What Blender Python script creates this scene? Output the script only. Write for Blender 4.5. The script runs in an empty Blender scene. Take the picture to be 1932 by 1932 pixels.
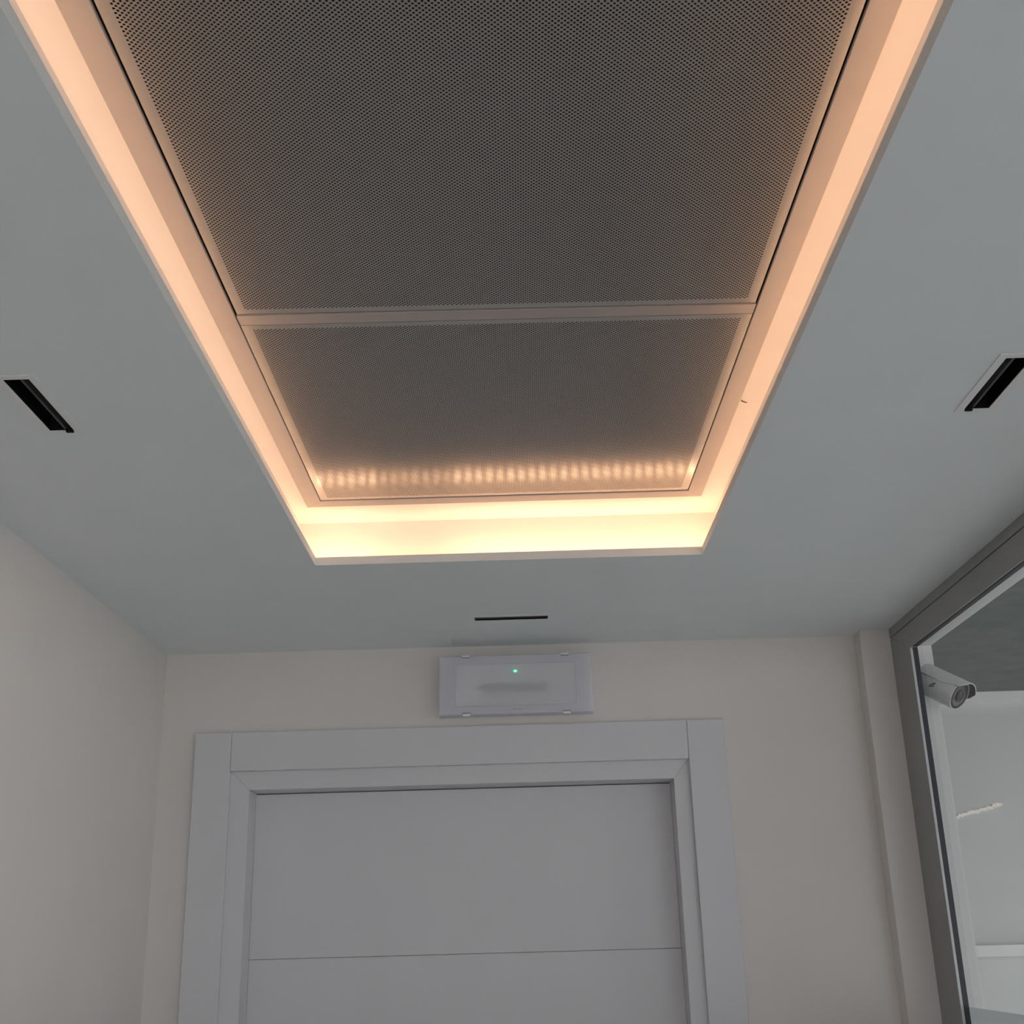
import bpy, bmesh, math, random
import numpy as np
from mathutils import Vector, Matrix

scene = bpy.context.scene
COL = scene.collection
H = 1.78                      # eye height of the photographer; heights below are given relative to it
CZ = 0.5407                   # ceiling underside above the eye

# ------------------------------------------------------------------ camera
cam_data = bpy.data.cameras.new('camera')
cam = bpy.data.objects.new('camera', cam_data)
COL.objects.link(cam)
PITCH, ROLL, YAW = 0.3446, 0.0277, -0.0026
cy, sy, cp, sp = math.cos(YAW), math.sin(YAW), math.cos(PITCH), math.sin(PITCH)
fwd = Vector((sy * cp, cy * cp, sp)); r0 = Vector((cy, -sy, 0)); d0 = fwd.cross(r0)
right = r0 * math.cos(ROLL) + d0 * math.sin(ROLL)
down = -r0 * math.sin(ROLL) + d0 * math.cos(ROLL)
m = Matrix((right, -down, -fwd)).transposed().to_4x4()
m.translation = Vector((0, 0, H))
cam.matrix_world = m
cam_data.sensor_fit = 'HORIZONTAL'; cam_data.sensor_width = 36.0
cam_data.lens = 36.0 * 2259.07 / 1932.0
cam_data.clip_start = 0.02; cam_data.clip_end = 200
scene.camera = cam

# ------------------------------------------------------------------ daylight and exposure
world = bpy.data.worlds.new('overcast_sky'); scene.world = world
world.use_nodes = True
bg = world.node_tree.nodes['Background']
bg.inputs['Color'].default_value = (0.965, 0.962, 1.0, 1)
bg.inputs['Strength'].default_value = 3.55
vs = scene.view_settings
vs.view_transform = 'Standard'; vs.look = 'None'; vs.gamma = 1.0; vs.use_curve_mapping = False
vs.exposure = 0.0
LED_POWER = 16.0
scene.cycles.use_light_tree = False
scene.cycles.max_bounces = 6
scene.cycles.diffuse_bounces = 4
scene.cycles.use_adaptive_sampling = True
scene.cycles.adaptive_threshold = 0.03
scene.cycles.glossy_bounces = 2
scene.cycles.transparent_max_bounces = 12
scene.cycles.sample_clamp_indirect = 4.0

# ------------------------------------------------------------------ materials
def new_mat(name):
    mt = bpy.data.materials.new(name); mt.use_nodes = True
    nt = mt.node_tree
    return mt, nt, nt.nodes['Principled BSDF']

def paint(name, col, rough=0.6, spec=0.3, noise=0.03, scale=40, bump=0.0, bscale=300, metal=0.0):
    mt, nt, b = new_mat(name)
    tc = nt.nodes.new('ShaderNodeTexCoord')
    n = nt.nodes.new('ShaderNodeTexNoise'); n.inputs['Scale'].default_value = scale; n.inputs['Detail'].default_value = 4
    nt.links.new(tc.outputs['Object'], n.inputs['Vector'])
    r = nt.nodes.new('ShaderNodeValToRGB')
    r.color_ramp.elements[0].position = 0.3; r.color_ramp.elements[1].position = 0.7
    r.color_ramp.elements[0].color = tuple(c * (1 - noise) for c in col) + (1,)
    r.color_ramp.elements[1].color = tuple(min(1, c * (1 + noise)) for c in col) + (1,)
    nt.links.new(n.outputs['Fac'], r.inputs['Fac'])
    nt.links.new(r.outputs['Color'], b.inputs['Base Color'])
    b.inputs['Roughness'].default_value = rough
    b.inputs['Specular IOR Level'].default_value = spec
    b.inputs['Metallic'].default_value = metal
    if bump > 0:
        n2 = nt.nodes.new('ShaderNodeTexNoise'); n2.inputs['Scale'].default_value = bscale; n2.inputs['Detail'].default_value = 3
        nt.links.new(tc.outputs['Object'], n2.inputs['Vector'])
        bp = nt.nodes.new('ShaderNodeBump'); bp.inputs['Strength'].default_value = bump; bp.inputs['Distance'].default_value = 0.001
        nt.links.new(n2.outputs['Fac'], bp.inputs['Height'])
        nt.links.new(bp.outputs['Normal'], b.inputs['Normal'])
    return mt

def emit(name, col, strength):
    mt, nt, b = new_mat(name)
    b.inputs['Base Color'].default_value = (0.8, 0.75, 0.6, 1)
    b.inputs['Emission Color'].default_value = col + (1,)
    b.inputs['Emission Strength'].default_value = strength
    return mt

M = {}
M['ceiling'] = paint('ceiling_plaster', (0.845, 0.885, 0.885), 0.85, 0.1, 0.012, 9, 0.08, 420)
M['wall'] = paint('wall_plaster', (0.76, 0.72, 0.685), 0.85, 0.1, 0.015, 6, 0.08, 350)
M['cove'] = paint('cove_paint', (0.84, 0.82, 0.80), 0.8, 0.1, 0.015, 14)
M['door'] = paint('door_lacquer', (0.68, 0.675, 0.695), 0.45, 0.3, 0.01, 8)
M['panel'] = paint('panel_powder_coat', (0.42, 0.405, 0.39), 0.196, 0.9, 0.02, 60, metal=0.35)
M['frame'] = paint('frame_powder_coat', (0.41, 0.385, 0.375), 0.45, 0.3, 0.02, 40)
M['fleece'] = paint('black_acoustic_fleece', (0.042, 0.030, 0.024), 0.95, 0.05, 0.2, 200)
M['alu'] = paint('grey_aluminium', (0.33, 0.335, 0.325), 0.5, 0.4, 0.03, 90)
M['alu_lit'] = paint('lit_aluminium_edge', (0.62, 0.63, 0.64), 0.4, 0.5, 0.03, 90)  # paler aluminium: the light on the stile's return is put into the colour
M['gasket'] = paint('black_rubber', (0.05, 0.052, 0.065), 0.5, 0.4, 0.1, 120)
M['blackbox'] = paint('black_vent_metal', (0.006, 0.006, 0.007), 0.55, 0.3, 0.1, 90)
M['vane'] = paint('black_vane_plastic', (0.012, 0.012, 0.013), 0.6, 0.15, 0.1, 90)
M['vane_edge'] = paint('vane_edge_highlight', (0.075, 0.075, 0.08), 0.45, 0.4, 0.1, 90)  # highlight along the vane lip, painted as a paler grey
M['white_trim'] = paint('white_trim', (0.86, 0.855, 0.84), 0.5, 0.3, 0.01, 50)
M['plastic'] = paint('white_plastic', (0.74, 0.74, 0.80), 0.4, 0.4, 0.01, 50)
M['reflector'] = paint('reflector_white', (0.78, 0.78, 0.76), 0.5, 0.3, 0.01, 50)
M['tube'] = paint('grey_lamp_tube', (0.28, 0.27, 0.27), 0.4, 0.4, 0.05, 80)
M['mark'] = paint('grey_print', (0.30, 0.30, 0.32), 0.6, 0.2, 0.1, 200)
M['dark_mark'] = paint('black_print', (0.02, 0.02, 0.025), 0.6, 0.2, 0.1, 200)
M['concrete'] = paint('grey_concrete', (0.17, 0.185, 0.185), 0.9, 0.1, 0.14, 14)
M['farwall'] = paint('far_plaster', (0.68, 0.70, 0.68), 0.85, 0.1, 0.02, 7)
M['floor'] = paint('pale_floor', (0.66, 0.65, 0.64), 0.5, 0.3, 0.05, 3)
M['ground'] = paint('pavement', (0.45, 0.45, 0.44), 0.9, 0.1, 0.1, 2)
M['campaint'] = paint('camera_white', (0.80, 0.81, 0.80), 0.45, 0.4, 0.01, 60)
M['camblack'] = paint('camera_black', (0.015, 0.015, 0.016), 0.3, 0.5, 0.1, 60)
M['camgrey'] = paint('camera_grey', (0.10, 0.10, 0.11), 0.35, 0.5, 0.1, 60)
M['fibre'] = paint('brown_fibre', (0.16, 0.07, 0.04), 0.8, 0.1, 0.1, 200)
M['strip'] = paint('led_tape', (0.75, 0.72, 0.65), 0.6, 0.2, 0.02, 60)
WARM = (1.0, 0.565, 0.325)
M['led'] = emit('warm_led', WARM, LED_POWER)
M['led_strong'] = emit('warm_led_strong', WARM, LED_POWER * 1.42)
M['led_dim'] = emit('warm_led_dim', WARM, LED_POWER * 0.75)
M['green'] = emit('green_led', (0.03, 1.0, 0.30), 2.2)
M['streak_glow'] = emit('warm_streak_glow', (1.0, 0.91, 0.82), 0.31)  # glow standing for a streak of light, no lamp there
M['streak_glow'].node_tree.nodes['Principled BSDF'].inputs['Base Color'].default_value = (0.5, 0.48, 0.45, 1)

def glass(name, tint, ior=1.45, rough=0.0):
    mt = bpy.data.materials.new(name); mt.use_nodes = True
    nt = mt.node_tree
    nt.nodes.remove(nt.nodes['Principled BSDF'])
    out = nt.nodes['Material Output']
    tr = nt.nodes.new('ShaderNodeBsdfTransparent'); tr.inputs['Color'].default_value = tint + (1,)
    gl = nt.nodes.new('ShaderNodeBsdfGlossy'); gl.inputs['Roughness'].default_value = rough
    fr = nt.nodes.new('ShaderNodeFresnel'); fr.inputs['IOR'].default_value = ior
    mx = nt.nodes.new('ShaderNodeMixShader')
    # a thin pane: the same reflectance on both of its faces
    geo = nt.nodes.new('ShaderNodeNewGeometry')
    mr = nt.nodes.new('ShaderNodeMapRange')
    mr.inputs['To Min'].default_value = ior; mr.inputs['To Max'].default_value = 1.0 / ior
    nt.links.new(geo.outputs['Backfacing'], mr.inputs['Value'])
    nt.links.new(mr.outputs['Result'], fr.inputs['IOR'])
    nt.links.new(fr.outputs['Fac'], mx.inputs['Fac'])
    nt.links.new(tr.outputs['BSDF'], mx.inputs[1]); nt.links.new(gl.outputs['BSDF'], mx.inputs[2])
    nt.links.new(mx.outputs['Shader'], out.inputs['Surface'])
    return mt
M['glass'] = glass('clear_glass', (0.95, 0.96, 0.955), 1.25)

def frosted(name, col, alpha):
    mt = paint(name, col, 0.5, 0.3, 0.01, 30)
    mt.node_tree.nodes['Principled BSDF'].inputs['Alpha'].default_value = alpha
    return mt
def translucent(name, refl, trans, fac):
    mt = bpy.data.materials.new(name); mt.use_nodes = True
    nt = mt.node_tree; nt.nodes.remove(nt.nodes['Principled BSDF'])
    a = nt.nodes.new('ShaderNodeBsdfDiffuse'); a.inputs['Color'].default_value = refl + (1,)
    b = nt.nodes.new('ShaderNodeBsdfTranslucent'); b.inputs['Color'].default_value = trans + (1,)
    mx = nt.nodes.new('ShaderNodeMixShader'); mx.inputs['Fac'].default_value = fac
    nt.links.new(a.outputs[0], mx.inputs[1]); nt.links.new(b.outputs[0], mx.inputs[2])
    nt.links.new(mx.outputs[0], nt.nodes['Material Output'].inputs['Surface'])
    return mt
M['film'] = translucent('frosted_film', (0.50, 0.53, 0.53), (0.50, 0.52, 0.53), 0.5)
M['diffuser'] = frosted('frosted_diffuser', (0.78, 0.78, 0.84), 0.52)

# ------------------------------------------------------------------ helpers (z is relative to the eye height)
def tag(o, label=None, cat=None, group=None, kind=None):
    if label: o['label'] = label
    if cat: o['category'] = cat
    if group: o['group'] = group
    if kind: o['kind'] = kind
    return o

def attach(o, parent):
    if parent is not None:
        o.parent = parent
        pm = Matrix.Translation(WL[parent.name])
        o.matrix_parent_inverse = pm.inverted()
WL = {}

def empty(name, loc):
    o = bpy.data.objects.new(name, None); COL.objects.link(o)
    o.empty_display_size = 0.05
    o.location = (loc[0], loc[1], loc[2] + H)
    WL[o.name] = Vector(o.location)
    return o

def finish(name, bm, mat, parent=None, smooth=False, bevel=0.0, origin=None):
    for v in bm.verts: v.co.z += H
    if bevel > 0:
        bmesh.ops.bevel(bm, geom=list(bm.edges), offset=bevel, segments=2, profile=0.5, affect='EDGES')
    bmesh.ops.recalc_face_normals(bm, faces=list(bm.faces))
    cos = [v.co for v in bm.verts]
    if origin is None:
        lo = Vector((min(c.x for c in cos), min(c.y for c in cos), min(c.z for c in cos)))
        hi = Vector((max(c.x for c in cos), max(c.y for c in cos), max(c.z for c in cos)))
        origin = (lo + hi) / 2
    bmesh.ops.translate(bm, verts=list(bm.verts), vec=-origin)
    me = bpy.data.meshes.new(name)
    bm.to_mesh(me); bm.free()
    if smooth:
        for p in me.polygons: p.use_smooth = True
    me.materials.append(M[mat] if isinstance(mat, str) else mat)
    o = bpy.data.objects.new(name, me); COL.objects.link(o)
    o.location = origin
    WL[o.name] = Vector(origin)
    attach(o, parent)
    return o

def add_box(bm, x0, x1, y0, y1, z0, z1):
    vs_ = [bm.verts.new((x, y, z)) for z in (z0, z1) for y in (y0, y1) for x in (x0, x1)]
    for f in ((0, 2, 3, 1), (4, 5, 7, 6), (0, 1, 5, 4), (2, 6, 7, 3), (0, 4, 6, 2), (1, 3, 7, 5)):
        bm.faces.new([vs_[i] for i in f])

def box(name, x0, x1, y0, y1, z0, z1, mat, parent=None, bevel=0.0):
    bm = bmesh.new(); add_box(bm, x0, x1, y0, y1, z0, z1)
    return finish(name, bm, mat, parent, bevel=bevel)

def add_prism(bm, pts, ext):
    """polygon of 3-D points swept by the vector ext"""
    a = [bm.verts.new(p) for p in pts]
    b = [bm.verts.new(Vector(p) + Vector(ext)) for p in pts]
    bm.faces.new(a); bm.faces.new(list(reversed(b)))
    n = len(pts)
    for i in range(n):
        bm.faces.new((a[i], b[i], b[(i + 1) % n], a[(i + 1) % n]))

def prism(name, pts, ext, mat, parent=None, bevel=0.0):
    bm = bmesh.new(); add_prism(bm, pts, ext)
    return finish(name, bm, mat, parent, bevel=bevel)

def slab(bm, xs, ys, z0, z1, holes):
    """horizontal slab on the grid xs x ys, without the cells whose centre lies in a hole"""
    nx, ny = len(xs) - 1, len(ys) - 1
    def solid(i, j):
        if not (0 <= i < nx and 0 <= j < ny): return False
        x, y = (xs[i] + xs[i + 1]) / 2, (ys[j] + ys[j + 1]) / 2
        return not any(h[0] < x < h[1] and h[2] < y < h[3] for h in holes)
    cache = {}
    def V(i, j, k):
        if (i, j, k) not in cache:
            cache[(i, j, k)] = bm.verts.new((xs[i], ys[j], (z0, z1)[k]))
        return cache[(i, j, k)]
    for i in range(nx):
        for j in range(ny):
            if not solid(i, j): continue
            bm.faces.new((V(i, j, 0), V(i, j + 1, 0), V(i + 1, j + 1, 0), V(i + 1, j, 0)))
            bm.faces.new((V(i, j, 1), V(i + 1, j, 1), V(i + 1, j + 1, 1), V(i, j + 1, 1)))
            if not solid(i - 1, j): bm.faces.new((V(i, j, 0), V(i, j, 1), V(i, j + 1, 1), V(i, j + 1, 0)))
            if not solid(i + 1, j): bm.faces.new((V(i + 1, j, 0), V(i + 1, j + 1, 0), V(i + 1, j + 1, 1), V(i + 1, j, 1)))
            if not solid(i, j - 1): bm.faces.new((V(i, j, 0), V(i + 1, j, 0), V(i + 1, j, 1), V(i, j, 1)))
            if not solid(i, j + 1): bm.faces.new((V(i, j + 1, 0), V(i, j + 1, 1), V(i + 1, j + 1, 1), V(i + 1, j + 1, 0)))

# ------------------------------------------------------------------ setting: the vestibule shell
WXL, GX, D = -0.6816, 0.7034, 2.2710       # left wall, glazing face, back wall
YF = -2.60                                 # entrance side behind the photographer
RXL, RXR, RYB, RYF = -0.3024, 0.2803, 1.7194, -0.95     # ceiling opening
BT = 0.0125                                # plasterboard thickness
ZS = CZ + 0.085                            # underside of the cove's top
SXL, SXR, SYB, SYF = -0.3374, 0.3125, 1.7720, -1.00     # cove walls, set back behind the rim
S = lambda o: tag(o, kind='structure')

vent_holes = [(-0.5075, -0.4790, 1.0705, 1.2000), (0.4975, 0.5265, 1.0865, 1.2118), (-0.0778, 0.0540, 2.0480, 2.0750)]
main_hole = (RXL, RXR, RYF, RYB)
holes = [main_hole] + vent_holes
xs = sorted({WXL - 0.12, GX + 0.0746} | {h[0] for h in holes} | {h[1] for h in holes})
ys = sorted({YF - 0.12, D + 0.13} | {h[2] for h in holes} | {h[3] for h in holes})
bm = bmesh.new(); slab(bm, xs, ys, CZ, CZ + BT, holes)
ceiling = S(finish('ceiling', bm, 'ceiling'))
# cove walls stand on the board, behind the rim
T = 0.012
cove_h = (CZ + BT, ZS + 0.01)
box('cove_wall', SXL - T, SXL, SYF - T, SYB + T, *cove_h, 'cove', ceiling)
box('cove_wall', SXR, SXR + T, SYF - T, SYB + T, *cove_h, 'cove', ceiling)
box('cove_wall', SXL, SXR, SYB, SYB + T, *cove_h, 'cove', ceiling)
box('cove_wall', SXL, SXR, SYF - T, SYF, *cove_h, 'cove', ceiling)
# top of the cove: a ring round the panel opening
FZ = ZS - 0.004
PO = (-0.296, 0.270, -0.93, 1.668)
bm = bmesh.new()
slab(bm, sorted([SXL, SXR, PO[0], PO[1]]), sorted([SYF, SYB, PO[2], PO[3]]), ZS, ZS + 0.01, [PO])
finish('cove_top', bm, 'cove', ceiling)
# void above the panels
bm = bmesh.new()
slab(bm, [SXL - .02, SXR + .02], [SYF - .02, SYB + .02], ZS + 0.14, ZS + 0.15, [])
finish('void_cover', bm, 'fleece', ceiling)
# slab over everything, so that daylight enters only by the openings
box('ceiling_slab', WXL - 0.12, GX + 0.0746, YF - 0.12, D + 0.13, CZ + 0.26, CZ + 0.30, 'concrete', ceiling)

floor = S(box('floor', WXL - 0.12, GX + 0.0746, YF - 0.12, D + 0.13, -H - 0.06, -H, 'floor'))
S(box('wall_left', WXL - 0.12, WXL, YF - 0.12, D + 0.13, -H, CZ, 'wall'))

# back wall with the doorway left open
DL, DR, DT = -0.6135, 0.3805, 0.3853       # outer edges of the door casing
OL, OR, OT = -0.560, 0.325, 0.330          # doorway in the masonry
bm = bmesh.new()
add_box(bm, WXL, OL, D, D + 0.13, -H, CZ)
add_box(bm, OR, 0.778, D, D + 0.13, -H, CZ)
add_box(bm, OL, OR, D, D + 0.13, OT, CZ)
wall_back = S(finish('wall_back', bm, 'wall'))
box('pilaster', 0.6475, 0.778, 2.2268, D - 0.0002, -H, CZ, 'wall', wall_back)

# entrance wall behind the photographer: piers and a header round a wide open doorway
bm = bmesh.new()
add_box(bm, WXL, -0.50, YF - 0.12, YF, -H, CZ)
add_box(bm, 0.50, 0.778, YF - 0.12, YF, -H, CZ)
add_box(bm, -0.50, 0.50, YF - 0.12, YF, 0.30, CZ)
S(finish('wall_front', bm, 'wall'))

# ------------------------------------------------------------------ door
door = S(empty('door_1', (-0.1165, D, -H)))
CI_L, CI_R, CI_T = -0.5455, 0.3115, 0.3133
box('casing_jamb', DL, CI_L, 2.259, D - 0.0003, -H, DT, 'door', door, 0.0012)
box('casing_jamb', CI_R, DR, 2.259, D - 0.0003, -H, DT, 'door', door, 0.0012)
box('casing_head', CI_L + 0.0004, CI_R - 0.0004, 2.2594, D - 0.0003, CI_T, DT, 'door', door, 0.0010)
ST_L, ST_R, ST_T = -0.5099, 0.2816, 0.2790
LEAF_Y = 2.331
z_bot = -H
def jamb(ptsxz):
    return [(x, D, z) for x, z in ptsxz]
prism('frame_jamb', jamb([(OL + .0005, z_bot), (ST_L, z_bot), (ST_L, ST_T), (OL + .0005, OT - .0005)]), (0, 0.12, 0), 'door', door, 0.0008)
prism('frame_jamb', jamb([(ST_R, z_bot), (OR - .0005, z_bot), (OR - .0005, OT - .0005), (ST_R, ST_T)]), (0, 0.12, 0), 'door', door, 0.0008)
prism('frame_head', jamb([(ST_L, ST_T), (ST_R, ST_T), (OR - .0005, OT - .0005), (OL + .0005, OT - .0005)]), (0, 0.12, 0), 'door', door, 0.0008)
leaf = box('door_leaf', ST_L + .0002, ST_R - .0002, LEAF_Y + 0.006, LEAF_Y + 0.04, -H + 0.008, ST_T - .001, 'door', door)
edges = [0.2775, -0.0185, -0.3985, -0.7785, -1.1585, -H + 0.008]
for a, b in zip(edges[:-1], edges[1:]):
    box('leaf_panel', ST_L + .0002, ST_R - .0002, LEAF_Y, LEAF_Y + 0.0062, b + 0.0005, a - 0.0005, 'door', leaf, 0.0006)

# ------------------------------------------------------------------ glazed partition on the right
win = S(empty('window_1', (GX, 1.0, -H)))
GY0, GY1 = YF, 2.2266                      # along the vestibule
EDGE_Y, RAIL_Z = 2.1200, 0.4815
GP = GX + 0.0141                           # glass plane
box('head_profile', GX, GX + 0.050, GY0, GY1, 0.5236, CZ - 0.0002, 'alu', win, 0.0007)
prism('top_rail', [(GX, GY0, RAIL_Z), (GX, EDGE_Y, RAIL_Z), (GX, GY1 - 0.009, 0.5218), (GX, GY0, 0.5218)], (0.0046, 0, 0), 'alu', win, 0.0006)
box('stile_cover', GX + 0.0006, GX + 0.02, GY1 - 0.0088, GY1, -H, 0.5228, 'alu', win, 0.0005)
prism('stile', [(GX, EDGE_Y, -H), (GX, GY1 - 0.0094, -H), (GX, GY1 - 0.0094, 0.5210), (GX, EDGE_Y, RAIL_Z)], (0.0046, 0, 0), 'alu', win, 0.0006)
box('stile_edge', GX + 0.0005, GX + 0.0047, EDGE_Y - 0.0008, EDGE_Y, -H, RAIL_Z - 0.003, 'alu_lit', win)
box('gasket', GX + 0.0047, GP, EDGE_Y - 0.001, GY1 - 0.004, -H, RAIL_Z - 0.001, 'gasket', win, 0.0008)
box('gasket', GX + 0.0047, GP, GY0, EDGE_Y - 0.0012, RAIL_Z - 0.001, 0.522, 'gasket', win, 0.0008)
bm = bmesh.new()
add_prism(bm, [(GP + .0002, GY0, -H), (GP + .0002, EDGE_Y + 0.03, -H), (GP + .0002, EDGE_Y + 0.03, RAIL_Z + 0.02), (GP + .0002, GY0, RAIL_Z + 0.02)], (0.006, 0, 0))
finish('glass_pane', bm, 'glass', win)
bm = bmesh.new()
bm.faces.new([bm.verts.new(p) for p in ((GP - .0004, GY0, -H), (GP - .0004, EDGE_Y - .0012, -H), (GP - .0004, EDGE_Y - .0012, -.119), (GP - .0004, GY0, -.119))])
finish('frosted_film', bm, 'film', win)
# white reveal above and beside the glass, on the outer side
lintel = S(box('trim_1', GP + 0.0075, 0.778, GY0, 2.2266, 0.506, CZ - 0.0004, 'white_trim'))

S(box('trim_4', GP + 0.0075, 0.778, 2.2210, 2.2266, -H, 0.5058, 'white_trim'))

# ------------------------------------------------------------------ the space beyond the glass
FY, FZC = 4.2, 0.7822
S(box('wall_far', 0.70, 4.2, FY, FY + 0.15, -H, FZC, 'farwall'))
S(box('trim_2', 0.779, 4.0, FY - 0.02, FY - 0.0002, 0.743, FZC - 0.0004, 'white_trim'))
S(box('trim_3', 0.779, 4.0, FY - 0.05, FY - 0.0002, -0.086, -0.050, 'white_trim', bevel=0.002))
S(box('wall_side', 0.62, 0.778, D + 0.1304, FY, -H, FZC, 'farwall'))
# unseen facade beyond, shaped to limit the daylight: solid to a sill, open above
bm = bmesh.new()
add_box(bm, 4.2002, 4.32, 0.0, FY + 0.15, -H, -0.75)
add_box(bm, 4.2002, 4.32, YF - 0.12, 0.0, -H, FZC)
add_box(bm, 0.7786, 4.2, YF - 0.12, YF, 0.55, FZC)
S(finish('wall_unseen_facade', bm, 'farwall'))
ceil2 = S(box('ceiling_far', 0.7782, 4.2, YF - 0.12, FY + 0.15, FZC, FZC + 0.12, 'concrete'))
S(box('wall_header', 0.7002, 0.778, YF - 0.12, D + 0.13, CZ + BT + 0.0004, FZC - 0.0003, 'farwall'))
S(box('floor_far', 0.7786, 4.2, YF - 0.12, FY, -H - 0.06, -H, 'floor'))
S(box('ground', -30, 30, -30, 30, -H - 0.20, -H - 0.07, 'ground'))

# ------------------------------------------------------------------ perforated ceiling panels and their frame
FR = 0.006
grp = 'perforated metal panels in the lit ceiling recess'
FB_L0, FB_R0, FB_L1, FB_R1 = -0.3040, 0.2940, -0.3118, 0.2803     # outer edges at the near end / at the back
IB_L0, IB_R0, IB_L1, IB_R1 = -0.2795, 0.2690, -0.2881, 0.2578     # inner edges
FYB, IYB, FYF, IYF = 1.6864, 1.6615, -0.945, -0.92
fr = empty('panel_frame', (-0.012, 0.4, ZS - FR))
tag(fr, 'grey mitred metal frame around the perforated ceiling panels', 'frame')
zf = FZ
def flat(pts, z): return [(x, y, z) for x, y in pts]
prism('frame_bar', flat([(FB_L0, FYF), (IB_L0, IYF), (IB_L1, IYB), (FB_L1, FYB)], zf), (0, 0, 0.0038), 'frame', fr, 0.0007)
prism('frame_bar', flat([(FB_R0, FYF), (FB_R1, FYB), (IB_R1, IYB), (IB_R0, IYF)], zf), (0, 0, 0.0038), 'frame', fr, 0.0007)
prism('frame_bar', flat([(FB_L1, FYB), (IB_L1, IYB), (IB_R1, IYB), (FB_R1, FYB)], zf), (0, 0, 0.0038), 'frame', fr, 0.0007)
prism('frame_bar', flat([(FB_L0, FYF), (FB_R0, FYF), (IB_R0, IYF), (IB_L0, IYF)], zf), (0, 0, 0.0038), 'frame', fr, 0.0007)
lerp = lambda a, b, t: a + (b - a) * t
def inL(y): return lerp(IB_L0, IB_L1, (y - IYF) / (IYB - IYF))
def inR(y): return lerp(IB_R0, IB_R1, (y - IYF) / (IYB - IYF))
CB0, CB1 = 1.1075, 1.1270                  # cross bar between the panels
prism('cross_bar', flat([(inL(CB0) + .0012, CB0 - .003), (inR(CB0) - .0012, CB0 + .003), (inR(CB1) - .0012, CB1 + .003), (inL(CB1) + .0012, CB1 - .003)], zf + 0.0002), (0, 0, 0.0038), 'frame', fr, 0.0006)
prism('cross_bar', flat([(inL(-.02) + .0012, -.02), (inR(-.02) - .0012, -.02), (inR(0) - .0012, 0), (inL(0) + .0012, 0)], zf + 0.0002), (0, 0, 0.0038), 'frame', fr, 0.0006)
# dark rebate behind the gaps
bm = bmesh.new()
add_box(bm, PO[0] + .0004, PO[1] - .0004, PO[2] + .0004, PO[3] - .0004, ZS + 0.016, ZS + 0.018)
finish('rebate', bm, 'fleece', fr)

PX, PY, HOLE = 0.0046, 0.0045, 0.00112
def perforated(name, quad, z, margin, parent):
    """flat sheet over quad (corner order: left-front, right-front, right-back, left-back) pierced by staggered round holes"""
    (x00, y00), (x10, y10), (x11, y11), (x01, y01) = quad
    w = ((x10 - x00) + (x11 - x01)) / 2; l = ((y01 - y00) + (y11 - y10)) / 2
    nx = int((w - 2 * margin) / PX); ny = int((l - 2 * margin) / (PY / 2)) // 2 * 2
    mu = (w - nx * PX) / 2; mv = (l - ny * PY / 2) / 2
    verts, loops, sizes = [], [], []
    nv = 0
    def rects(rs):
        nonlocal nv
        for (u0, u1, v0, v1) in rs:
            verts.append(np.array([(u0, v0), (u1, v0), (u1, v1), (u0, v1)]))
            loops.append(np.arange(4) + nv); sizes.append(np.array([4])); nv += 4
    rects([(0, w, 0, mv), (0, w, l - mv, l), (0, mu, mv, l - mv), (w - mu, w, mv, l - mv)])
    ang = np.arange(8) * math.pi / 4 - math.pi * 0.75       # octagon, vertex 0 towards the lower left corner
    ring = np.stack([np.cos(ang), np.sin(ang)], 1) * HOLE
    face = np.array([[0, 1, 6, 5, 4], [1, 2, 8, 7, 6], [2, 3, 10, 9, 8], [3, 0, 4, 11, 10]])
    hp, hr = PX / 2, PY / 4
    cell = np.concatenate([np.array([(-hp, -hr), (hp, -hr), (hp, hr), (-hp, hr)]), ring])
    cs = []
    for j in range(ny):
        v = mv + (j + 0.5) * PY / 2
        odd = j % 2
        n = nx - 1 if odd else nx
        u = mu + PX * (np.arange(n) + (1.0 if odd else 0.5))
        cs.append(np.stack([u, np.full(n, v)], 1))
        if odd: rects([(mu, mu + hp, v - hr, v + hr), (w - mu - hp, w - mu, v - hr, v + hr)])
    cs = np.concatenate(cs)
    n = len(cs)
    allv = (cs[:, None, :] + cell[None]).reshape(-1, 2)
    lo = (np.arange(n)[:, None] * 12 + face.reshape(1, -1)).reshape(-1) + nv
    verts.append(allv); loops.append(lo); sizes.append(np.full(4 * n, 5))
    V = np.concatenate(verts); L = np.concatenate(loops).astype(np.int32); Z = np.concatenate(sizes).astype(np.int32)
    s, t = V[:, :1] / w, V[:, 1:] / l
    P = ((1 - s) * (1 - t) * np.array([x00, y00]) + s * (1 - t) * np.array([x10, y10]) + s * t * np.array([x11, y11]) + (1 - s) * t * np.array([x01, y01]))
    org = np.array(WL[parent.name])
    co = np.concatenate([P, np.full((len(P), 1), z + H)], 1) - org
    me = bpy.data.meshes.new(name)
    me.vertices.add(len(co)); me.vertices.foreach_set('co', co.astype(np.float32).ravel())
    me.loops.add(len(L)); me.loops.foreach_set('vertex_index', L)
    me.polygons.add(len(Z))
    me.polygons.foreach_set('loop_start', np.concatenate([[0], np.cumsum(Z)[:-1]]).astype(np.int32))
    me.update(calc_edges=True)
    me.materials.append(M['panel'])
    o = bpy.data.objects.new(name, me); COL.objects.link(o); o.parent = parent
    return o

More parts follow.
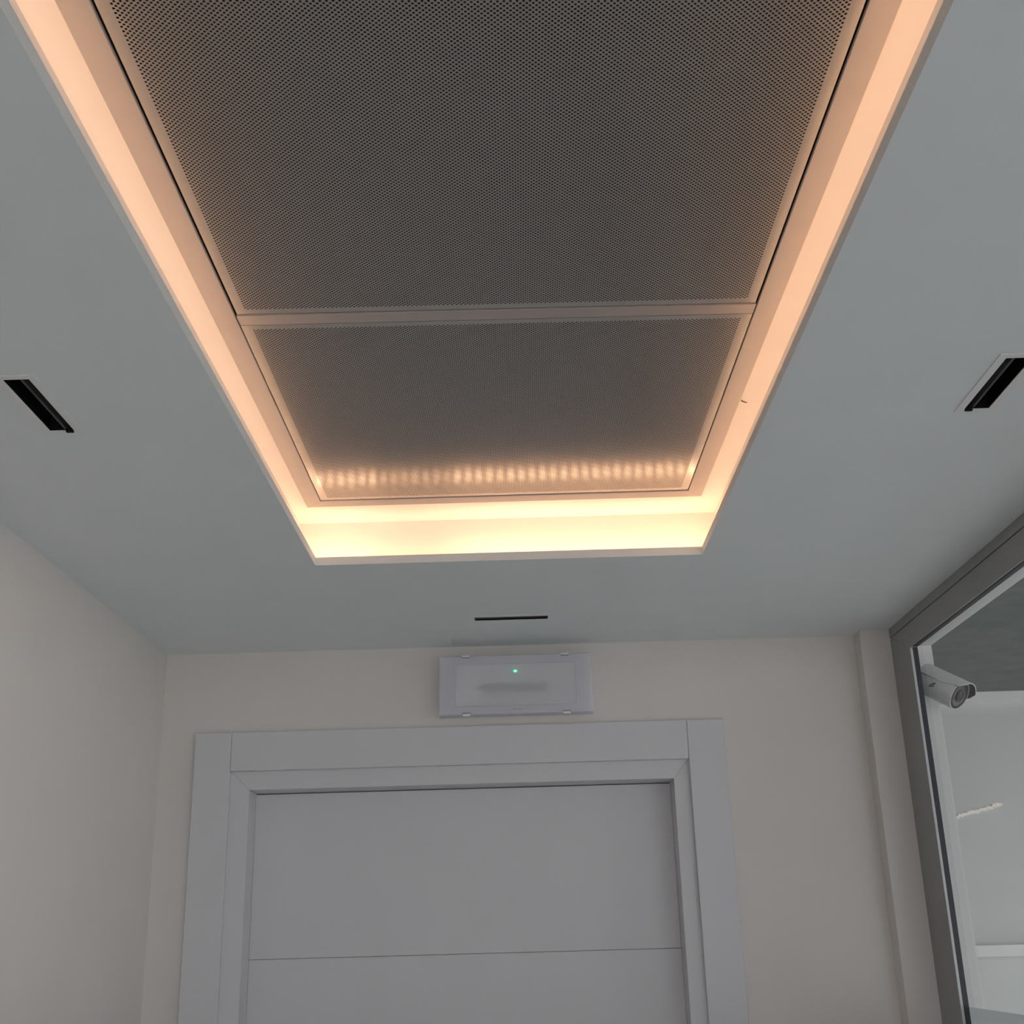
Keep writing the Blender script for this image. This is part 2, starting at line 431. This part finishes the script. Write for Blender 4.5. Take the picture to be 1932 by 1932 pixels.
def panel(quad, label, z):
    cx = sum(p[0] for p in quad) / 4; cyy = sum(p[1] for p in quad) / 4
    p = empty('perforated_panel', (cx, cyy, z))
    tag(p, label, 'ceiling panel', grp)
    perforated('perforated_sheet', quad, z, 0.0085, p)
    # upstand of the tray on its four sides, and the black fleece inside
    q = [Vector((x, y, z + 0.0001)) for x, y in quad]
    c = sum(q, Vector()) / 4
    bm = bmesh.new()
    for a, b in zip(q, q[1:] + q[:1]):
        v1, v2 = bm.verts.new(a), bm.verts.new(b)
        v3, v4 = bm.verts.new(b + Vector((0, 0, .018))), bm.verts.new(a + Vector((0, 0, .018)))
        bm.faces.new((v1, v2, v3, v4))
    finish('tray_edge', bm, 'panel', p)
    prism('acoustic_fleece', [(lerp(v.x, c.x, .004), lerp(v.y, c.y, .004), z + 0.0035) for v in q], (0, 0, 0.001), 'fleece', p)
    return p

g = 0.0022
def pq(y0l, y0r, y1l, y1r, gl, gr):
    return [(inL(y0l) + gl, y0l), (inR(y0r) - gr, y0r), (inR(y1r) - gr, y1r), (inL(y1l) + gl, y1l)]
panel(pq(0.002, 0.002, 1.1015, 1.1080, 0.0026, 0.0024), 'large perforated grey panel, between cross bar and the entrance side', zf + 0.0012)
panel(pq(1.1262, 1.1322, IYB - .0012, IYB - .0028, 0.0010, 0.0012), 'perforated grey panel beside the brightly lit end of the recess', zf + 0.0012)

# ------------------------------------------------------------------ LED tapes on the ledge behind the rim
def led_tape(name, x0, x1, y0, y1, label, dim=None, bright='led'):
    along_x = (x1 - x0) > (y1 - y0)
    t = empty(name, ((x0 + x1) / 2, (y0 + y1) / 2, CZ + BT))
    tag(t, label, 'light strip', 'warm light strips hidden on the ledge of the ceiling recess')
    box('tape', x0, x1, y0, y1, CZ + BT + 0.0002, CZ + BT + 0.0016, 'strip', t)
    pitch, hs = 0.01667, 0.0048
    n = int(((x1 - x0) if along_x else (y1 - y0)) / pitch)
    lit, low = bmesh.new(), bmesh.new()
    for i in range(n):
        hx, hy = (hs, 0.0085) if along_x else (hs, hs)
        if along_x: cx, cyy = x0 + (i + .5) * pitch, (y0 + y1) / 2
        else: cx, cyy = (x0 + x1) / 2, y0 + (i + .5) * pitch
        b = low if dim and dim[0] < (cx if along_x else cyy) < dim[1] else lit
        zt = CZ + BT + 0.0026
        b.faces.new([b.verts.new(p) for p in ((cx - hx, cyy - hy, zt), (cx + hx, cyy - hy, zt), (cx + hx, cyy + hy, zt), (cx - hx, cyy + hy, zt))])
    for b, mt in ((lit, bright), (low, 'led_dim')):
        if len(b.verts):
            tag(finish('diode_row', b, mt, t), kind='stuff')
        else: b.free()
led_tape('led_strip', -0.3365, -0.3285, -0.94, 1.730, 'warm light strip along the ledge on the side of the plain white wall')
led_tape('led_strip', 0.2970, 0.3050, -0.94, 1.730, 'warm light strip along the ledge on the glazed side')
led_tape('led_strip', -0.330, 0.305, 1.7360, 1.7560, 'warm light strip on the ledge at the door end', dim=(-0.215, -0.095), bright='led_strong')

# a fibre stuck to the cove
bm = bmesh.new()
prev = None
pts = [Vector((0.2838, 1.3527, ZS - .002)), Vector((0.2872, 1.3568, ZS - .002)), Vector((0.2901, 1.3586, ZS - .002)), Vector((0.2929, 1.3596, ZS - .002))]
for i, p in enumerate(pts):
    r = 0.0008 if i < 3 else 0.0004
    ringv = [bm.verts.new(p + Vector((r * .5 * math.cos(a), r * math.sin(a), r * .8 * math.cos(a)))) for a in (0, 1.57, 3.14, 4.71)]
    if prev:
        for k in range(4): bm.faces.new((prev[k], prev[(k + 1) % 4], ringv[(k + 1) % 4], ringv[k]))
    else: bm.faces.new(ringv)
    prev = ringv
bm.faces.new(list(reversed(prev)))
tag(finish('fibre', bm, 'fibre', smooth=True), 'tiny brown fibre stuck to the glowing cove edge', 'fibre')

# ------------------------------------------------------------------ slot vents
def slot_vent(hole, label, vane_side):
    """black slot with a vane inside, white flat trim round it; the slot runs along its longer side"""
    x0, x1, y0, y1 = hole
    t = empty('slot_vent', ((x0 + x1) / 2, (y0 + y1) / 2, CZ))
    tag(t, label, 'vent', 'black slot vents in the ceiling')
    tw, d = 0.0075, 0.045
    e = 0.0006
    bm = bmesh.new()
    slab(bm, sorted([x0 - tw, x0 + .0010, x1 - .0010, x1 + tw]), sorted([y0 - tw, y0 + .0010, y1 - .0010, y1 + tw]), CZ - 0.0012, CZ - 0.0002, [(x0 + .0010, x1 - .0010, y0 + .0010, y1 - .0010)])
    finish('trim_frame', bm, 'white_trim', t)
    bm = bmesh.new()
    add_box(bm, x0 + e, x0 + 2 * e, y0 + e, y1 - e, CZ - .0001, CZ + d)
    add_box(bm, x1 - 2 * e, x1 - e, y0 + e, y1 - e, CZ - .0001, CZ + d)
    add_box(bm, x0 + 2 * e, x1 - 2 * e, y0 + e, y0 + 2 * e, CZ - .0001, CZ + d)
    add_box(bm, x0 + 2 * e, x1 - 2 * e, y1 - 2 * e, y1 - e, CZ - .0001, CZ + d)
    add_box(bm, x0 + 2 * e, x1 - 2 * e, y0 + 2 * e, y1 - 2 * e, CZ + d - e, CZ + d)
    finish('housing', bm, 'blackbox', t)
    # curved vane
    along_y = (y1 - y0) > (x1 - x0)
    w = (x1 - x0) if along_y else (y1 - y0)
    def sweep(nm, mat, poly):
        bm = bmesh.new()
        if along_y:
            pts = [((x1 - a * w) if vane_side > 0 else (x0 + a * w), y0 + .0014, CZ + b) for a, b in poly]
            add_prism(bm, pts, (0, (y1 - y0) - .0028, 0))
        else:
            pts = [(x0 + .0014, (y1 - a * w) if vane_side > 0 else (y0 + a * w), CZ + b) for a, b in poly]
            add_prism(bm, pts, ((x1 - x0) - .0028, 0, 0))
        finish(nm, bm, mat, t)
    prof = [(0.05, .0060), (0.12, .0040), (0.22, .0026), (0.33, .0016)]
    sweep('vane', 'vane', prof + [(a, b + .0014) for a, b in reversed(prof)])
    lip = [(0.335, .0014), (0.375, .0008), (0.42, .0010), (0.45, .0024)]
    sweep('vane_edge', 'vane_edge', lip + [(a, b + .0016) for a, b in reversed(lip)])
    # end clip of the vane
    if along_y:
        xe = (x1 - .34 * w, x1 - .06 * w) if vane_side > 0 else (x0 + .06 * w, x0 + .34 * w)
        box('vane_clip', xe[0], xe[1], y1 - .0035, y1 + .0012, CZ - .0030, CZ + .004, 'vane', t, 0.0006)
    else:
        for xe in ((x0 + .0014, x0 + .005), (x1 - .005, x1 - .0014)):
            box('vane_clip', xe[0], xe[1], y0 + .2 * w, y1 - .2 * w, CZ - .0006, CZ + .004, 'vane', t, 0.0004)
slot_vent(vent_holes[0], 'black slot vent in the ceiling on the side of the plain white wall', 1)
slot_vent(vent_holes[1], 'black slot vent in the ceiling on the side of the glazed partition', -1)
slot_vent(vent_holes[2], 'black slot vent in the ceiling between glowing recess and emergency light', 1)

# ------------------------------------------------------------------ emergency light above the door
el = empty('emergency_light', (-0.008, D, 0.40))
tag(el, 'white box emergency light with green indicator above the door', 'emergency light')
EX0, EX1, EZ0, EZ1, EY = -0.1522, 0.1352, 0.4003, 0.5115, 2.226
box('back_housing', EX0 + .004, EX1 - .004, D - .022, D - .0003, EZ0 + .003, EZ1 - .003, 'plastic', el, 0.001)
# open-fronted cover: sides plus a front wall with a shallow step
bm = bmesh.new()
yb = D - .0205
def ringq(x0, x1, z0, z1, y): return [bm.verts.new(p) for p in ((x0, y, z0), (x1, y, z0), (x1, y, z1), (x0, y, z1))]
rr = [ringq(EX0 - .001, EX1 + .001, EZ0 - .001, EZ1 + .001, yb), ringq(EX0, EX1, EZ0, EZ1, EY + .0012), ringq(EX0 + .0012, EX1 - .0012, EZ0 + .0012, EZ1 - .0012, EY),
      ringq(EX0 + .0300, 0.1052, 0.4150, EZ1 - .0160, EY), ringq(EX0 + .0308, 0.1044, 0.4158, EZ1 - .0168, EY + .0003)]
for a, b in zip(rr[:-1], rr[1:]):
    for k in range(4): bm.faces.new((a[k], a[(k + 1) % 4], b[(k + 1) % 4], b[k]))
bm.faces.new(rr[-1])
finish('diffuser_cover', bm, 'diffuser', el)
# reflector tray and lamp seen through the cover
bm = bmesh.new()
o1 = [(EX0 + .032, EY + .006, .418), (.103, EY + .006, .418), (.103, EY + .006, .494), (EX0 + .032, EY + .006, .494)]
o2 = [(-.0700, EY + .0195, .4455), (.0515, EY + .0195, .4455), (.0515, EY + .0195, .4600), (-.0700, EY + .0195, .4600)]
va = [bm.verts.new(p) for p in o1]; vb = [bm.verts.new(p) for p in o2]
for k in range(4): bm.faces.new((va[k], va[(k + 1) % 4], vb[(k + 1) % 4], vb[k]))
bm.faces.new(vb)
finish('reflector', bm, 'reflector', el)
box('lamp_tube', -.0685, .0500, EY + .010, EY + .0185, .4462, .4592, 'tube', el, 0.003)
for cx in (-0.1012, 0.0863):
    for z, s in ((EZ1, 1), (EZ0, -1)):
        za, zb = (z - .0020, z + .0012) if s > 0 else (z - .0022, z + .0014)
        clip = box('clip', cx - .0070, cx + .0070, EY - .0012, EY + .006, za, zb, 'white_trim', el, 0.0006)
        zc_ = za - .0025 if s > 0 else zb + .0001
        box('clip_slot', cx - .0078, cx + .0078, EY - .0006, EY + .001, zc_, zc_ + .0024, 'tube', clip)
bm = bmesh.new()
bmesh.ops.create_uvsphere(bm, u_segments=12, v_segments=8, radius=0.0028, matrix=Matrix.Translation((-0.0081, EY - .0004, 0.4804)) @ Matrix.Diagonal((1.15, .5, .8, 1)))
finish('indicator_led', bm, 'green', el, smooth=True)
bm = bmesh.new()
for k, (a, b, hgt) in enumerate(((-.0165, -.0125, .0012), (-.0120, -.0085, .0018), (-.0080, -.0045, .0012), (-.0040, .0005, .0018), (.0010, .0045, .0012))):
    add_box(bm, a, b, EY - .0003, EY + .0001, 0.4078, 0.4078 + hgt)
finish('maker_mark', bm, 'mark', el)

# ------------------------------------------------------------------ security camera outside the glass
lens_c = Vector((0.7905, 2.150, 0.3960))
w_ = lens_c.normalized()
axis = (-w_ * 0.66 + (right * 0.90 + down * 0.43).normalized() * 0.75).normalized()
upv = Vector((0, 0, 1)); side = axis.cross(upv).normalized(); upv = side.cross(axis).normalized()
sc = empty('security_camera', (0.752, 2.2268, 0.41))
tag(sc, 'white bullet security camera with sun hood, seen through the glass', 'security camera')
def lathe(bm, prof, origin, nseg=28):
    rings = []
    for t, r in prof:
        c = origin + axis * t
        rings.append([bm.verts.new(c + (side * math.cos(2 * math.pi * k / nseg) + upv * math.sin(2 * math.pi * k / nseg)) * r) for k in range(nseg)] if r > 1e-5 else [bm.verts.new(c)])
    for a, b in zip(rings[:-1], rings[1:]):
        for k in range(nseg):
            k2 = (k + 1) % nseg
            if len(a) == 1: bm.faces.new((a[0], b[k2], b[k]))
            elif len(b) == 1: bm.faces.new((a[k], a[k2], b[0]))
            else: bm.faces.new((a[k], a[k2], b[k2], b[k]))
bm = bmesh.new()
lathe(bm, [(-.078, 0), (-.078, .018), (-.072, .0245), (-.060, .0268), (-.002, .0272), (.0005, .0268), (.0006, .0257), (-.003, .0255), (-.003, 0)], lens_c)
finish('body', bm, 'campaint', sc, smooth=False)
bm = bmesh.new()
lathe(bm, [(-.0028, 0), (-.0028, .0254), (.0002, .0252), (.0008, .0215), (-.0008, .0205), (-.0008, 0)], lens_c)
finish('face_ring', bm, 'camblack', sc)
bm = bmesh.new()
lathe(bm, [(-.0006, 0), (-.0006, .0203), (.0000, .0201), (.0000, .0125), (-.0003, .0120), (-.0003, 0)], lens_c)
finish('infrared_plate', bm, 'camgrey', sc)
bm = bmesh.new()
lathe(bm, [(-.0002, 0), (-.0002, .0118), (.0022, .0112), (.0024, .0088), (.0010, .0070), (.0016, 0)], lens_c)
finish('lens', bm, 'camblack', sc)
# hood: a half shell over the body, open below
bm = bmesh.new()
shell = []
for t, lo in ((-.078, .04), (-.03, .02), (.004, .10), (.013, .22)):
    for rr_ in (0.0300, 0.0285):
        ring_ = []
        for k in range(17):
            a = lerp(math.pi * lo, math.pi * (1 - lo), k / 16) + math.radians(20)
            ring_.append(bm.verts.new(lens_c + axis * t + (side * math.cos(a) + upv * math.sin(a)) * rr_))
        shell.append(ring_)
for i in range(3):
    for k in range(16):
        for s_ in (0, 1):
            a, b = shell[2 * i + s_], shell[2 * i + 2 + s_]
            bm.faces.new((a[k], a[k + 1], b[k + 1], b[k]))
    for k in (0, 16):
        bm.faces.new((shell[2 * i][k], shell[2 * i + 1][k], shell[2 * i + 3][k], shell[2 * i + 2][k]))
for i in (0, 3):
    for k in range(16):
        bm.faces.new((shell[2 * i][k], shell[2 * i][k + 1], shell[2 * i + 1][k + 1], shell[2 * i + 1][k]))
finish('sun_hood', bm, 'campaint', sc, smooth=False)
# black inner shell of the hood
bm = bmesh.new()
ra = []
for t, lo in ((-.002, .06), (.004, .11), (.0127, .225)):
    ra.append([bm.verts.new(lens_c + axis * t + (side * math.cos(a) + upv * math.sin(a)) * 0.0282) for a in [lerp(math.pi * lo, math.pi * (1 - lo), k / 16) + math.radians(20) for k in range(17)]])
for a, b in zip(ra[:-1], ra[1:]):
    for k in range(16): bm.faces.new((a[k], a[k + 1], b[k + 1], b[k]))
finish('hood_inner_shell', bm, 'camblack', sc)
# wall bracket
bm = bmesh.new()
rear = lens_c + axis * -.070
add_box(bm, rear.x - .008, rear.x + .008, rear.y + .006, 2.2266, rear.z - .012, rear.z + .008)
finish('bracket', bm, 'campaint', sc, bevel=0.002)
# maker's mark on the side that faces the glass
bm = bmesh.new()
vdir = (-lens_c).normalized()
out = (vdir - axis * vdir.dot(axis)).normalized()
tang = axis.cross(out).normalized()
for (a, b) in ((-.0470, .0040), (-.0440, .0026), (-.0440, -.0010), (-.0405, .0010), (-.0405, -.0026), (-.0460, .0010), (-.0425, -.0036), (-.0395, -.0050)):
    c = lens_c + axis * (a + .002) + out * 0.0274 + tang * (b + .004)
    q = [c + axis * dx + tang * dz for dx, dz in ((-.0013, -.0009), (.0013, -.0009), (.0013, .0009), (-.0013, .0009))]
    add_prism(bm, q, out * .0003)
finish('maker_mark', bm, 'dark_mark', sc)

# ------------------------------------------------------------------ slanting streak of light on the far wall, built as glowing chips
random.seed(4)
fl = empty('light_streak', (1.55, FY, 0.37))
tag(fl, 'thin slanting streak of warm light on the far wall beyond the glass, built as glowing chips', 'light streak')
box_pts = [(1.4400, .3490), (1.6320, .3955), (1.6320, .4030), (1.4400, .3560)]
prism('streak_backing', [(x, FY - .004, z) for x, z in box_pts], (0, 0.0038, 0), 'farwall', fl)
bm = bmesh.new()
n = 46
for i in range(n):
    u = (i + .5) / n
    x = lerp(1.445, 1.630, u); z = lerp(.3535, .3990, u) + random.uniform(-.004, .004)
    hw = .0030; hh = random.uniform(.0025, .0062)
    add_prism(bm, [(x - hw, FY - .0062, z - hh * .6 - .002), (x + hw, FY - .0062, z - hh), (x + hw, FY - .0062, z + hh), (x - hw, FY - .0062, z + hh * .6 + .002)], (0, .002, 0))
tag(finish('glowing_chips', bm, 'streak_glow', fl), kind='stuff')
